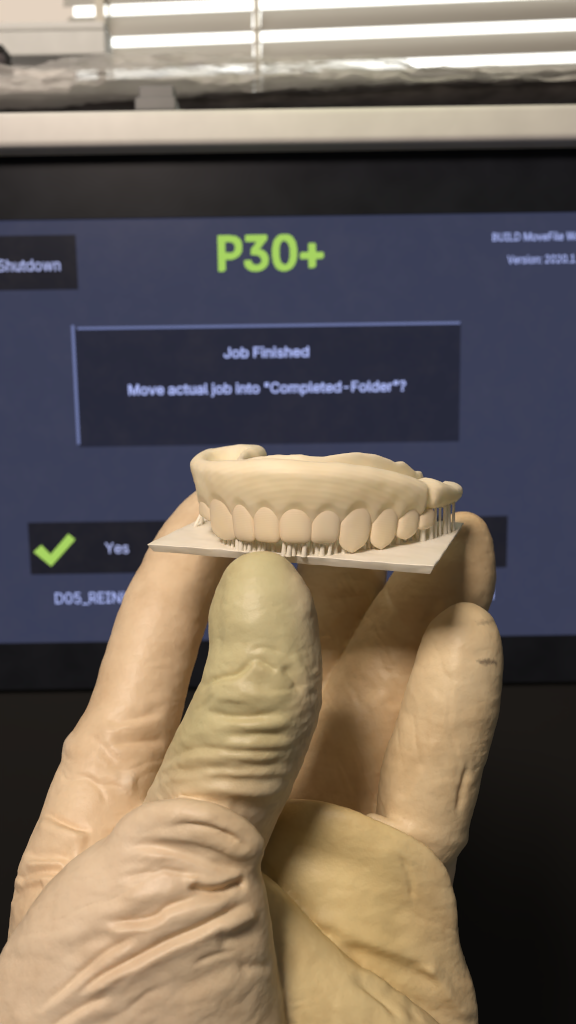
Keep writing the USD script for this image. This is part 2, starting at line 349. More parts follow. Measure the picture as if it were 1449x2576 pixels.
# ------------------------------------------------------------------ implicit surfaces
def surface_nets(f, origin, h):
    """Dual mesh of the zero level of a grid."""
    s = f < 0
    n = np.array(f.shape)
    c = [s[i:n[0] - 1 + i, j:n[1] - 1 + j, k:n[2] - 1 + k] for i in (0, 1) for j in (0, 1) for k in (0, 1)]
    tot = sum(x.astype(np.int8) for x in c)
    cells = np.argwhere((tot > 0) & (tot < 8))
    index = np.full(n - 1, -1, np.int32); index[tuple(cells.T)] = np.arange(len(cells))
    acc = np.zeros((len(cells), 3)); cnt = np.zeros(len(cells))
    corners = [np.array([i, j, k]) for i in (0, 1) for j in (0, 1) for k in (0, 1)]
    for a in range(8):
        for b in range(a + 1, 8):
            d = corners[b] - corners[a]
            if np.abs(d).sum() != 1: continue
            fa = f[tuple((cells + corners[a]).T)]; fb = f[tuple((cells + corners[b]).T)]
            m = (fa < 0) != (fb < 0)
            t = np.where(m, fa / np.where(m, fa - fb, 1), 0)
            acc += np.where(m[:, None], corners[a] + t[:, None] * d, 0); cnt += m
    v = (cells + acc / cnt[:, None]) * h + origin
    faces = []
    for ax in range(3):
        o = np.eye(3, dtype=int)[ax]; b, c2 = np.eye(3, dtype=int)[(ax + 1) % 3], np.eye(3, dtype=int)[(ax + 2) % 3]
        lo = tuple(slice(1, n[q] - 1) if q != ax else slice(0, n[q] - 1) for q in range(3))
        hi = tuple(slice(1, n[q] - 1) if q != ax else slice(1, n[q]) for q in range(3))
        x = s[lo] != s[hi]
        e = np.argwhere(x) + np.array([0 if q == ax else 1 for q in range(3)])
        inside = s[tuple(e.T)]
        q = [index[tuple((e - db * b - dc * c2).T)] for db, dc in ((0, 0), (1, 0), (1, 1), (0, 1))]
        quad = np.stack(q, 1)
        quad = np.where(inside[:, None], quad, quad[:, ::-1])
        faces.append(quad)
    q = np.vstack(faces); q = q[(q >= 0).all(1)]
    return v, np.vstack([q[:, [0, 1, 2]], q[:, [0, 2, 3]]])

def relax(v, f, pairs, l=0.5, m=-0.52):
    import scipy.sparse as sp
    e = np.vstack([f[:, [0, 1]], f[:, [1, 2]], f[:, [2, 0]]]); e = np.vstack([e, e[:, ::-1]])
    A = sp.csr_matrix((np.ones(len(e)), (e[:, 0], e[:, 1])), shape=(len(v),) * 2); A.data[:] = 1
    A = sp.diags(1 / np.maximum(np.asarray(A.sum(1)).ravel(), 1)) @ A
    for _ in range(pairs):
        for w in (l, m): v = v + w * (A @ v - v)
    return v

def smin(a, b, k):
    h = np.maximum(k - np.abs(a - b), 0) / k
    return np.minimum(a, b) - h * h * k * 0.25

def catmull(P, m):
    P = np.asarray(P, float)
    Q = np.vstack([2 * P[0] - P[1], P, 2 * P[-1] - P[-2]])
    out = []
    for i in range(1, len(Q) - 2):
        for t in np.linspace(0, 1, m, endpoint=False):
            a, b, c, d = Q[i - 1:i + 3]
            out.append(0.5 * (2 * b + (c - a) * t + (2 * a - 5 * b + 4 * c - d) * t * t + (3 * b - a - 3 * c + d) * t ** 3))
    out.append(P[-1]); return np.array(out)

# ------------------------------------------------------------------ the gloved hand
H = 0.75
LO, HI = np.array([-74.0, -6.0, 118.0]), np.array([62.0, 150.0, 244.0])
NG = np.ceil((HI - LO) / H).astype(int) + 1
GX = [LO[i] + H * np.arange(NG[i]) for i in range(3)]

def chain(pts, zs=1.0, m=7):
    """pts: (u, v, depth mm, radius in reference pixels). Rounded tube through them; zs flattens it along the depth."""
    P = np.array([[*(ray(u, v) * d), r * d / FP] for u, v, d, r in pts])
    P = catmull(P, m)
    f = np.full(NG, 9.0, np.float32)
    for a, b in zip(P[:-1], P[1:]):
        r = max(a[3], b[3]) + 7
        lo = np.minimum(a[:3], b[:3]) - r; hi = np.maximum(a[:3], b[:3]) + r
        i0 = np.clip(np.floor((lo - LO) / H).astype(int), 0, NG); i1 = np.clip(np.ceil((hi - LO) / H).astype(int) + 1, 0, NG)
        if (i1 <= i0).any(): continue
        x, y, z = (GX[k][i0[k]:i1[k]] for k in range(3))
        A, B = a[:3] / [1, 1, zs], b[:3] / [1, 1, zs]
        d = B - A; L2 = d @ d + 1e-9
        px, py, pz = x[:, None, None] - A[0], y[None, :, None] - A[1], z[None, None, :] / zs - A[2]
        t = np.clip((px * d[0] + py * d[1] + pz * d[2]) / L2, 0, 1)
        dist = np.sqrt((px - t * d[0]) ** 2 + (py - t * d[1]) ** 2 + (pz - t * d[2]) ** 2) - (a[3] + t * (b[3] - a[3]))
        s = f[i0[0]:i1[0], i0[1]:i1[1], i0[2]:i1[2]]
        np.minimum(s, dist, out=s)
    return f

G = {}
G['thumb'] = chain([(655, 1490, 155, 105), (660, 1555, 154, 135), (667, 1650, 153, 142), (655, 1750, 152, 153), (612, 1860, 153, 160), (565, 1960, 156, 162), (520, 2060, 161, 162), (470, 2160, 167, 165)])
G['thenar'] = chain([(444, 2218, 142, 206), (425, 2300, 142, 250), (375, 2420, 143, 318), (352, 2500, 144, 352), (330, 2640, 145, 395), (330, 2850, 148, 410)], zs=0.62)
G['roll'] = chain([(330, 2090, 141, 20), (380, 2064, 139, 30), (450, 2054, 137, 40), (520, 2062, 136.5, 44), (580, 2088, 137, 44), (618, 2118, 138, 42), (632, 2142, 139, 34), (618, 2168, 141, 20)])
G['indexroll'] = chain([(190, 1868, 185, 24), (196, 1884, 179, 34), (222, 1904, 175, 32), (268, 1936, 172, 24), (320, 1972, 170, 20)])
G['index'] = chain([(600, 1265, 226, 78), (545, 1310, 219, 92), (492, 1380, 212, 99), (448, 1465, 206, 104), (408, 1560, 199, 110), (368, 1690, 192, 112), (334, 1810, 186, 117), (298, 1900, 182, 128), (250, 2020, 176, 128), (225, 2120, 171, 140), (205, 2230, 166, 160), (230, 2350, 164, 200)])
G['middle'] = chain([(865, 1380, 222, 110), (850, 1500, 219, 116), (800, 1640, 216, 116), (740, 1800, 212, 120), (690, 1960, 204, 130), (640, 2120, 196, 150)])
G['ring'] = chain([(1165, 1352, 197, 66), (1158, 1385, 198, 82), (1125, 1460, 200, 118), (1065, 1570, 203, 134), (1000, 1700, 204, 146), (930, 1840, 203, 155), (880, 1960, 199, 158), (830, 2090, 193, 160), (760, 2220, 188, 165)])
G['pinky'] = chain([(1172, 1594, 178, 78), (1160, 1640, 178, 101), (1142, 1740, 178, 115), (1112, 1850, 178, 118), (1080, 1960, 178, 122), (1060, 2060, 178, 116), (1056, 2080, 178, 112)])
G['pinkyhem'] = chain([(935, 2062, 171, 17), (1010, 2088, 169, 17), (1080, 2099, 169, 16), (1130, 2106, 171, 16), (1156, 2110, 175, 15), (1160, 2112, 180, 14)])
G['pinkybase'] = chain([(1060, 2080, 181, 95), (1040, 2170, 182, 104), (1000, 2280, 184, 120), (930, 2400, 186, 150)])
G['palm'] = chain([(790, 2230, 169, 185), (880, 2320, 166.5, 222), (910, 2390, 166.5, 220), (935, 2480, 167.5, 225), (945, 2600, 168, 235), (930, 2800, 170, 250)], zs=0.45)
G['palmedge'] = chain([(735, 2062, 168, 50), (790, 2066, 164, 54), (880, 2094, 162, 56), (985, 2142, 161.5, 58), (1058, 2190, 162, 58), (1086, 2270, 163, 60), (1090, 2400, 164, 62), (1120, 2510, 166, 66), (1125, 2640, 168, 70)], zs=0.5)
G['web'] = chain([(560, 2295, 160, 135), (604, 2347, 157, 148), (680, 2428, 155, 148), (754, 2502, 154, 148), (850, 2580, 153, 148), (950, 2650, 153, 148), (1050, 2730, 154, 150)], zs=0.8)
G['core'] = chain([(330, 2200, 188, 160), (560, 2300, 192, 220), (600, 2500, 186, 330), (590, 2800, 180, 380)], zs=0.55)

def union():
    d = smin(smin(G['index'], G['indexroll'], 1.6), G['core'], 5.0)
    d = smin(d, smin(G['middle'], G['core'], 5.0), 2.0)
    d = smin(d, smin(G['ring'], G['core'], 5.0), 0.8)
    d = smin(d, smin(smin(G['pinky'], G['pinkyhem'], 1.8), G['pinkybase'], 0.6), 0.8)
    d = smin(d, smin(G['palm'], G['palmedge'], 6.0), 0.8)
    d = smin(d, G['web'], 0.7)
    th = smin(G['thumb'], smin(G['thenar'], G['roll'], 3.5), 0.7)
    # the thenar melts into the index side on the left, but stands clear of the web on the right
    kx = np.interp(GX[0], [-45, -25], [7.0, 0.7])[:, None, None].astype(np.float32)
    return smin(d, th, kx)
fld = union()
hv, hf = surface_nets(fld, LO, H)
ht = trimesh.Trimesh(hv, hf, process=False)
comp = trimesh.graph.connected_component_labels(ht.face_adjacency, len(hf))
big = np.bincount(comp).argmax(); ht.update_faces(comp == big); ht.remove_unreferenced_vertices()
ht = trimesh.Trimesh(relax(np.array(ht.vertices), np.array(ht.faces), 4), ht.faces, process=False).subdivide()
ht = trimesh.Trimesh(relax(np.array(ht.vertices), np.array(ht.faces), 2), ht.faces, process=False)
hv, hf = np.array(ht.vertices), np.array(ht.faces)

from scipy.ndimage import map_coordinates
names = list(G)
gi = ((hv - LO) / H).T
near = np.argmin(np.stack([map_coordinates(G[k], gi, order=1, mode='nearest') for k in names]), 0)
grp = {k: near == i for i, k in enumerate(names)}
grp['fingers'] = grp['index'] | grp['middle'] | grp['ring'] | grp['pinky']
del G, fld

def vnormals(v, f):
    n = np.zeros_like(v); c = np.cross(v[f[:, 1]] - v[f[:, 0]], v[f[:, 2]] - v[f[:, 0]])
    for k in range(3): np.add.at(n, f[:, k], c)
    return n / np.maximum(np.linalg.norm(n, axis=1, keepdims=True), 1e-9)
hn = vnormals(hv, hf)
view = hv / np.linalg.norm(hv, axis=1, keepdims=True)
facing = np.clip(-(hn * view).sum(1) / 0.25 + 0.6, 0, 1)
uv0 = project(hv)
disp = np.zeros(len(hv))

def fold(where, pts, amp, w, kind='r', taper=0.22, w2=None):
    """A wrinkle of the glove along a line: r ridge, c crease, s a lip (full height on the line, falling away below it), S the same above it. amp in mm, w in reference pixels."""
    global disp
    m = np.zeros(len(hv), bool)
    for k in where.split('+'): m |= grp[k]
    P = catmull(np.array(pts, float), 12) if len(pts) > 2 else np.linspace(pts[0], pts[1], 24)
    lo, hi = P.min(0) - 4 * w, P.max(0) + 4 * w
    sel = np.where(m & (facing > 0) & (uv0 > lo).all(1) & (uv0 < hi).all(1))[0]
    if not len(sel): return
    seg = np.linalg.norm(np.diff(P, axis=0), axis=1); s = np.r_[0, np.cumsum(seg)]; s /= s[-1]
    ss = np.linspace(0, 1, 160); Q = np.stack([np.interp(ss, s, P[:, k]) for k in (0, 1)], 1)
    T = np.gradient(Q, axis=0); T /= np.linalg.norm(T, axis=1, keepdims=True)
    d, j = cKDTree(Q).query(uv0[sel])
    off = uv0[sel] - Q[j]
    side = T[j, 0] * off[:, 1] - T[j, 1] * off[:, 0]
    t = ss[j]
    tp_ = np.clip(np.minimum(t, 1 - t) / taper, 0, 1); tp_ = tp_ * tp_ * (3 - 2 * tp_)
    beyond = np.abs((T[j] * off).sum(1))
    tp_ = np.maximum(tp_, 0.0) * np.exp(-(beyond / (w * 0.8)) ** 2)
    if kind == 'r': g = np.exp(-(d / w) ** 2)
    elif kind == 'c': g = -np.exp(-(d / w) ** 2)
    else:
        sd = side if kind == 's' else -side
        b = max(w * 0.3, 8.0)
        g = np.where(sd > 0, (1 - np.exp(-sd / b)) * np.exp(-(sd / (w * 1.6)) ** 2) * 1.15, 0) - 0.45 * np.exp(-(d / (b * 1.4)) ** 2)
    disp[sel] += (0.78 if where == 'thumb' else 1.05) * amp * g * tp_ * facing[sel]

# thumb
T_ = 'thumb'
fold(T_, [(495, 1749), (526, 1718), (557, 1705), (594, 1697), (622, 1676), (640, 1661), (672, 1671), (703, 1692)], 0.65, 26, 's')
fold(T_, [(500, 1735), (540, 1690), (580, 1660), (640, 1640), (700, 1632)], 0.25, 24)
fold(T_, [(560, 1600), (630, 1618), (720, 1610)], 0.3, 30, 'c')
fold(T_, [(729, 1640), (760, 1690), (783, 1746)], 0.5, 15)
fold(T_, [(712, 1672), (740, 1712), (752, 1752)], 0.4, 16, 'c')
fold(T_, [(505, 1772), (560, 1756), (640, 1752), (740, 1762)], 0.6, 20)
fold(T_, [(510, 1786), (557, 1799), (620, 1803), (730, 1793)], 0.75, 15, 'c')
fold(T_, [(570, 1822), (650, 1825), (745, 1812)], 0.5, 16)
fold(T_, [(547, 1845), (630, 1852), (740, 1846)], 0.6, 15, 'c')
fold(T_, [(440, 1880), (490, 1845), (540, 1835)], 0.45, 18)
fold(T_, [(560, 1872), (640, 1872), (735, 1866)], 0.4, 14)
fold(T_, [(375, 1940), (430, 1905), (489, 1884), (547, 1886), (620, 1893), (730, 1893)], 0.85, 22, 's')
fold(T_, [(540, 1915), (640, 1921), (740, 1917)], 0.5, 14, 'c')
fold(T_, [(345, 1995), (401, 1952), (443, 1937), (547, 1936), (640, 1937), (735, 1933)], 0.75, 18, 's')
fold(T_, [(520, 1960), (620, 1962), (730, 1956)], 0.6, 14, 'c')
fold(T_, [(400, 2005), (474, 1990), (568, 1986), (672, 1992), (745, 1975)], 0.8, 17)
fold(T_, [(575, 2020), (640, 2035), (690, 2050)], 0.5, 18, 'c')
fold(T_, [(556, 1440), (546, 1520), (545, 1600), (548, 1660)], 0.6, 18, 'c')
fold(T_, [(735, 1440), (765, 1500), (770, 1560)], 0.35, 22)
# thenar
N_ = 'thenar+roll'
fold(N_, [(400, 2090), (460, 2082), (520, 2092), (570, 2108), (606, 2130), (630, 2158)], 0.9, 15, 'c', 0.3)
fold(N_, [(360, 2108), (430, 2100), (516, 2112), (586, 2140), (630, 2172)], 0.8, 18)
fold(N_, [(300, 2135), (375, 2128), (469, 2150), (539, 2176), (619, 2190)], 0.7, 14, 'c')
fold(N_, [(320, 2155), (422, 2150), (500, 2170), (590, 2205)], 0.55, 20)
fold(N_, [(480, 2220), (497, 2238), (530, 2243), (563, 2238), (591, 2226), (625, 2220)], 1.5, 13, 'c', 0.12)
fold(N_, [(455, 2205), (480, 2212), (500, 2222), (540, 2222), (590, 2210), (620, 2200)], 0.7, 16)
fold(N_, [(225, 2318), (328, 2318), (389, 2306), (422, 2282), (492, 2262), (550, 2250), (610, 2240)], 0.9, 24, 's')
fold(N_, [(300, 2262), (400, 2252), (470, 2232)], 0.45, 24)
fold(N_, [(190, 2505), (263, 2453), (352, 2404), (422, 2367), (492, 2338), (563, 2302), (640, 2268)], 1.25, 26, 's', 0.15)
fold(N_, [(330, 2375), (420, 2330), (510, 2295), (600, 2262)], 0.5, 26)
fold(N_, [(84, 2552), (141, 2505), (202, 2449), (263, 2402), (350, 2352)], 0.75, 24, 's')
fold(N_, [(150, 2420), (220, 2370), (300, 2345)], 0.5, 24, 'c')
fold(N_, [(553, 2345), (600, 2318), (650, 2295)], 0.5, 16)
fold(N_, [(540, 2375), (600, 2355), (660, 2335)], 0.5, 20, 'c')
fold(N_, [(422, 2510), (500, 2470), (570, 2440), (660, 2430)], 0.5, 28, 'c')
fold(N_, [(110, 2600), (200, 2540), (290, 2500)], 0.6, 24, 's')
fold(N_, [(600, 2440), (650, 2432), (690, 2430)], 0.4, 14, 'c')
# index base
I_ = 'index+core+indexroll'
fold(I_, [(205, 1858), (250, 1872), (290, 1920), (330, 1960)], 0.5, 18, 'c')
fold(I_, [(255, 1822), (323, 1806), (420, 1786)], 0.5, 18, 'c')
fold(I_, [(230, 1835), (330, 1825), (430, 1805)], 0.35, 18)
fold(I_, [(270, 1864), (370, 1861), (430, 1864)], 0.55, 14, 'c')
fold(I_, [(110, 2045), (141, 2062), (188, 2083), (232, 2099)], 0.9, 30, 's', 0.15)
fold(I_, [(95, 2085), (160, 2105), (215, 2112)], 0.6, 20)
fold(I_, [(62, 2152), (131, 2155), (190, 2148)], 0.8, 16, 'c', 0.15)
fold(I_, [(60, 2180), (100, 2170), (170, 2165)], 0.8, 15)
fold(I_, [(42, 2216), (94, 2196), (160, 2190)], 0.9, 14, 'c', 0.1)
fold(I_, [(35, 2232), (90, 2212), (150, 2205)], 0.6, 14)
fold(I_, [(20, 2262), (60, 2235), (110, 2225)], 0.7, 14, 'c', 0.1)
# ring, middle, pinky
fold('ring', [(1090, 1455), (998, 1554), (932, 1686), (890, 1770)], 0.55, 34)
fold('ring', [(1096, 1498), (1090, 1540), (1070, 1580)], 0.5, 14, 'c')
fold('ring', [(1060, 1500), (985, 1600), (930, 1730), (860, 1860)], 0.45, 26, 'c')
fold('ring', [(830, 1900), (910, 1790), (990, 1735)], 0.4, 22)
fold('pinky', [(1160, 1580), (1140, 1720), (1110, 1840), (1060, 1930)], 0.45, 34)
fold('pinky', [(1182, 1905), (1166, 1985), (1150, 2060)], 0.3, 9, 'c')

fold('pinky', [(1060, 1900), (1020, 1970), (1000, 2020)], 0.35, 18, 'c')
fold('middle', [(840, 1560), (880, 1600), (905, 1640)], 0.6, 22, 'c')
fold('middle', [(820, 1660), (860, 1640), (890, 1612)], 0.5, 18)
# palm and web
P_ = 'palm+palmedge'
fold(P_, [(770, 2312), (820, 2318), (854, 2329), (895, 2354), (979, 2387), (1054, 2416), (1120, 2450)], 0.85, 24, 'r', 0.12)
fold(P_, [(850, 2370), (900, 2400), (979, 2428), (1060, 2455), (1110, 2490)], 0.9, 30, 'c')
fold(P_, [(1040, 2425), (1080, 2440), (1110, 2470), (1135, 2510), (1190, 2570)], 0.9, 18)
fold(P_, [(960, 2240), (1000, 2330), (1022, 2385)], 0.5, 34, 'c')
fold(P_, [(950, 2120), (985, 2210), (1000, 2300)], 0.4, 40)
W_ = 'web'
fold(W_, [(880, 2450), (940, 2490), (985, 2530), (1010, 2580)], 0.6, 16, 'c')
fold(W_, [(900, 2435), (970, 2480), (1040, 2530)], 0.6, 14)
fold(W_, [(960, 2480), (1020, 2530), (1060, 2580)], 0.5, 14, 'c')

# crisp lines where the film is pinched
for g_, a_, pts in (('thumb', 1.3, [(500, 1748), (526, 1722), (557, 1709), (594, 1700), (622, 1680), (642, 1664)]), ('thumb', 0.9, [(642, 1664), (672, 1674), (700, 1694)]),
        ('thumb', 0.9, [(530, 1790), (575, 1805), (640, 1806), (700, 1797)]), ('thumb', 0.7, [(705, 1668), (738, 1706), (762, 1752)]), ('thumb', 0.7, [(600, 1850), (665, 1846), (720, 1852)]),
        ('thumb', 1.0, [(382, 1945), (435, 1911), (490, 1893), (560, 1896)]), ('thumb', 0.7, [(590, 1922), (660, 1926), (712, 1920)]), ('thumb', 1.0, [(350, 2000), (404, 1960), (448, 1946), (530, 1945)]),
        ('thumb', 0.7, [(480, 1800), (520, 1770), (560, 1740)]), ('thumb', 0.6, [(620, 1640), (668, 1630), (720, 1648)]),
        (N_, 0.9, [(232, 2330), (328, 2327), (389, 2314), (424, 2289), (492, 2268)]), (N_, 1.0, [(263, 2460), (352, 2412), (424, 2375), (492, 2346), (563, 2310)]), (N_, 0.7, [(150, 2506), (202, 2457), (263, 2410)]),
        (N_, 0.7, [(380, 2180), (450, 2196), (520, 2204)]), (N_, 0.6, [(300, 2210), (360, 2196), (420, 2196)]), (N_, 0.6, [(480, 2430), (540, 2404), (600, 2392)]), (N_, 0.7, [(450, 2076), (520, 2084), (572, 2104), (604, 2128)]),
        (I_, 0.7, [(262, 1828), (330, 1812), (410, 1794)]), (I_, 0.7, [(280, 1872), (350, 1868), (420, 1870)]), (I_, 0.8, [(120, 2056), (150, 2070), (215, 2098)]), (I_, 0.7, [(70, 2160), (131, 2162), (185, 2156)]),
        (I_, 0.6, [(210, 1950), (250, 1985), (270, 2030)]), (P_, 0.7, [(1000, 2140), (1030, 2200), (1040, 2280)]), (W_, 0.7, [(900, 2470), (960, 2512), (1000, 2560)]), ('pinky', 0.6, [(1178, 1930), (1162, 1990), (1150, 2050)])):
    fold(g_, pts, 0.55 * a_, 8, 'c', 0.3)

# the loose latex in general: faint puckers, finer on the thumb's right flank
q = hv / 1000.0
disp += (meshkit.fbm(hv * [0.16, 0.30, 0.16], 4, 3) - 0.5) * 0.55
def puckers(where, ang, along, across, amp, lo_v, hi_v, seed, sharp=1.0):
    """Irregular creases running at an angle (degrees, in the picture's sense) over part of the glove; lengths in mm."""
    global disp
    m = np.zeros(len(hv), bool)
    for k in where.split('+'): m |= grp[k]
    i = np.where(m)[0]; a = math.radians(ang)
    t = hv[i, 0] * math.cos(a) + hv[i, 1] * math.sin(a); n = -hv[i, 0] * math.sin(a) + hv[i, 1] * math.cos(a)
    wv = meshkit.fbm(hv[i] * 0.09, 3, seed + 3) - 0.5
    q = np.stack([t / along, (n + wv * 7) / across, hv[i, 2] * 0.03], 1)
    h = np.abs(2 * meshkit.fbm(q, 3, seed) - 1) ** 0.8
    g = np.clip((uv0[i, 1] - lo_v) / 90, 0, 1) * np.clip((hi_v - uv0[i, 1]) / 90, 0, 1)
    g = g * g * (3 - 2 * g) * np.clip(2.2 * meshkit.noise(hv[i] * 0.07, seed + 9) - 0.35, 0, 1)
    disp[i] += amp * (np.minimum(h, 0.5) - 0.25) * 2 * g * np.clip(facing[i], 0, 1)
puckers('thumb', 2, 22, 3.6, 0.40, 1640, 2080, 41)
puckers('thenar+roll', -24, 34, 4.6, 0.50, 2040, 2900, 52)
puckers('index+core', 8, 20, 4.0, 0.45, 1800, 2500, 63)
puckers('pinky', 75, 26, 5.0, 0.35, 1560, 2100, 74)
puckers('ring+middle', 62, 30, 5.0, 0.40, 1420, 2100, 85)
puckers('palm+palmedge', 28, 30, 7.0, 0.50, 2080, 2700, 96)
puckers('web', 40, 30, 6.0, 0.50, 2330, 2700, 17)
flank = grp['thumb'] * np.clip((uv0[:, 0] - np.interp(uv0[:, 1], [1500, 1700, 1950, 2050], [760, 730, 700, 640])) / 30, 0, 1) * np.clip((uv0[:, 1] - 1600) / 80, 0, 1)
disp += flank * (meshkit.fbm(hv * 1.3, 3, 11) - 0.5) * 0.32
hv = hv + hn * disp[:, None]
hv = relax(hv, hf, 1)

# marks on the little finger, and skin showing darker through the stretched latex
stain = np.zeros(len(hv))
for u, v, ru, rv, a in ((1216, 1566, 16, 6, 0.4), (1238, 1562, 9, 5, 0.35), (1226, 1664, 20, 7, 0.7), (1240, 1666, 9, 6, 0.8), (1212, 1664, 8, 6, 0.7)):
    nz = meshkit.fbm(hv * 1.6, 2, 4)
    stain = np.maximum(stain, np.where(grp['pinky'], a * np.clip(1.4 - np.hypot((uv0[:, 0] - u) / ru, (uv0[:, 1] - v) / rv) - (nz - 0.5) * 2.0, 0, 1), 0))
stain = np.clip(stain, 0, 0.85)
# coloured light painted into the latex: yellow palm, darker olive thumb fading to pink
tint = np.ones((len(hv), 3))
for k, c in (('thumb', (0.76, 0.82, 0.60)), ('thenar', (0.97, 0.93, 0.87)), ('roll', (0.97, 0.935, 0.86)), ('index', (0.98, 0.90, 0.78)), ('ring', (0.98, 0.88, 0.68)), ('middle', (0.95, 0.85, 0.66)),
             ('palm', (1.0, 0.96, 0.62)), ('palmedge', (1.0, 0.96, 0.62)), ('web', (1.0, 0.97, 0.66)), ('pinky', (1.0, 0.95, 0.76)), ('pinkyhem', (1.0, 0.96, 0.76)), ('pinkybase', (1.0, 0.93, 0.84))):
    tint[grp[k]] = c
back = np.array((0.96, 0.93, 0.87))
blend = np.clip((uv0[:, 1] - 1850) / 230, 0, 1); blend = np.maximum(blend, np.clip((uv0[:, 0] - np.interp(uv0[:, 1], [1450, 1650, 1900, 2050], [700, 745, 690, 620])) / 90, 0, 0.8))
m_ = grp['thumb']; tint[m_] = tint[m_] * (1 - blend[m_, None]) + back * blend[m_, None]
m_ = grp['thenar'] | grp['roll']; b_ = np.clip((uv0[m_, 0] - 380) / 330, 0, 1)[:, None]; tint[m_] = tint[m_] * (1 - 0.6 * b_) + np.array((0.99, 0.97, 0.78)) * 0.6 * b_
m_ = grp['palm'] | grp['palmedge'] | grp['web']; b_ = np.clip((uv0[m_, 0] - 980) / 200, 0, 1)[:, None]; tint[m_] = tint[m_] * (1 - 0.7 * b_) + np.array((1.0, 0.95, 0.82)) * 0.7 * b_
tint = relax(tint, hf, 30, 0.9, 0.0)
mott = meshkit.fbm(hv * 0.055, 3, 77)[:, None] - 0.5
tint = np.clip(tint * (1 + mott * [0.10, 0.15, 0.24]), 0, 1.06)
person = thing('person', 'left hand in a wrinkled cream latex glove pinching the printed denture between thumb and fingers', 'person', loc=world([0, 150, 180]))
hf2 = hf[:, ::1]
if trimesh.Trimesh(hv @ CAM, hf, process=False).volume < 0: hf2 = hf[:, ::-1]
g_prim = part(person, 'glove', (world(hv), hf2), M_glove, smooth=True)
UsdGeom.PrimvarsAPI(g_prim).CreatePrimvar('stain', Sdf.ValueTypeNames.FloatArray, 'vertex').Set([float(x) for x in stain])

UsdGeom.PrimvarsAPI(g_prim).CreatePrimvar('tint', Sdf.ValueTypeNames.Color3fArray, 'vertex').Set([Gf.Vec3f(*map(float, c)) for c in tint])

# ------------------------------------------------------------------ the printed denture on its base
PW, PL = 62.0, 38.0
def rotv(rv):
    t = np.linalg.norm(rv); k = rv / t; K = np.array([[0, -k[2], k[1]], [k[2], 0, -k[0]], [-k[1], k[0], 0]])
    return np.eye(3) + np.sin(t) * K + (1 - np.cos(t)) * K @ K
PQ = np.array([0.214, 0.357, 0.018])
PT = np.array([-30.4, 6.85, 174.0])
LM = rotv(PQ) @ np.array([[1, 0, 0], [0, 0, -1], [0, 1, 0.]])     # local (width, depth, up) -> camera frame
def l2c(p): return np.asarray(p, float) @ LM.T + PT
def l2w(p): return world(l2c(p))
def on_base(u, v, z=0.0):
    r = ray(u, v); n = LM[:, 2]; o = PT + n * z
    return (LM.T @ (r * (n @ o) / (n @ r) - PT))

den = thing('printed_denture', 'cream printed resin denture on thin struts above its flat base plate, held in the glove', 'denture', loc=l2w([31, 19, 0]))
import manifold3d as m3
# base plate: thin slab with a small chamfer underneath
def slab(x0, x1, y0, y1, z0, z1, c):
    pts = [(x, y, z1 - 0.12) for x in (x0, x1) for y in (y0, y1)] + [(x, y, z1) for x in (x0 + .12, x1 - .12) for y in (y0 + .12, y1 - .12)] + [(x, y, z0) for x in (x0 + c, x1 - c) for y in (y0 + c, y1 - c)]
    return as_tm(m3.Manifold.hull_points(np.array(pts)))
sl = slab(0, PW, 0, PL, -1.9, 0, 0.9)
v_, f_ = trimesh.remesh.subdivide_to_size(sl.vertices, sl.faces, 1.6)
sl = trimesh.Trimesh(v_, f_); sl.merge_vertices()
sl.vertices = sl.vertices + (np.stack([meshkit.fbm(sl.vertices * 0.35, 3, k) for k in (1, 2, 3)], 1) - 0.5) * [0.35, 0.5, 0.3]
sl.vertices = l2w(sl.vertices)
part(den, 'base_plate', sl, M_plate, smooth=25)

# arch line of the teeth, in the plate's plane
AR = catmull([(1.0, 33.0), (1.6, 27.0), (2.9, 20.5), (5.6, 15.0), (10.2, 9.0), (16.5, 3.6), (23.0, 0.6), (30.0, -0.6), (36.5, 0.2), (43.0, 3.8), (49.5, 9.8), (54.8, 16.5), (58.6, 23.5), (60.6, 30.0), (61.5, 36.0)], 16)
seg = np.linalg.norm(np.diff(AR, axis=0), axis=1); AS = np.r_[0, np.cumsum(seg)]
AT = np.gradient(AR, axis=0); AT /= np.linalg.norm(AT, axis=1, keepdims=True)
AN = np.stack([AT[:, 1], -AT[:, 0]], 1)                           # outward
def arch(s, n=0.0, z=0.0):
    s = np.asarray(s, float)
    b = np.stack([np.interp(s, AS, AR[:, k]) for k in (0, 1)], -1)
    o = np.stack([np.interp(s, AS, AN[:, k]) for k in (0, 1)], -1)
    q = b + o * np.asarray(n)[..., None]
    return np.concatenate([q, np.broadcast_to(np.asarray(z, float), q.shape[:-1])[..., None]], -1)
S_ = np.linspace(0, AS[-1], 500)
def s_of(u, z=6.0, n=1.0):                                        # arc position seen at picture column u
    uu = project(l2c(arch(S_, n, z)))[:, 0]
    k = np.argmin(uu[:250]); 
    return float(np.interp(u, uu[k:], S_[k:]))
def z_of(s, v, n=1.0):
    zz = np.linspace(-2, 26, 200)
    vv = project(l2c(arch(np.full(200, s), n, zz)))[:, 1]
    return float(np.interp(-v, -vv, zz))

TE = [(500, 530, 1258, 1305, 0, -.3), (526, 586, 1243, 1353, .15, -.9), (583, 635, 1257, 1362, 0, -.5), (637, 701, 1264, 1367, 0, -.1), (703, 784, 1268, 1369, 0, 0),
      (785, 856, 1269, 1368, 0, .35), (857, 937, 1261, 1381, .35, .8), (938, 1004, 1265, 1373, .35, .9), (1003, 1058, 1272, 1352, .25, .8), (1056, 1098, 1280, 1330, .1, .5)]
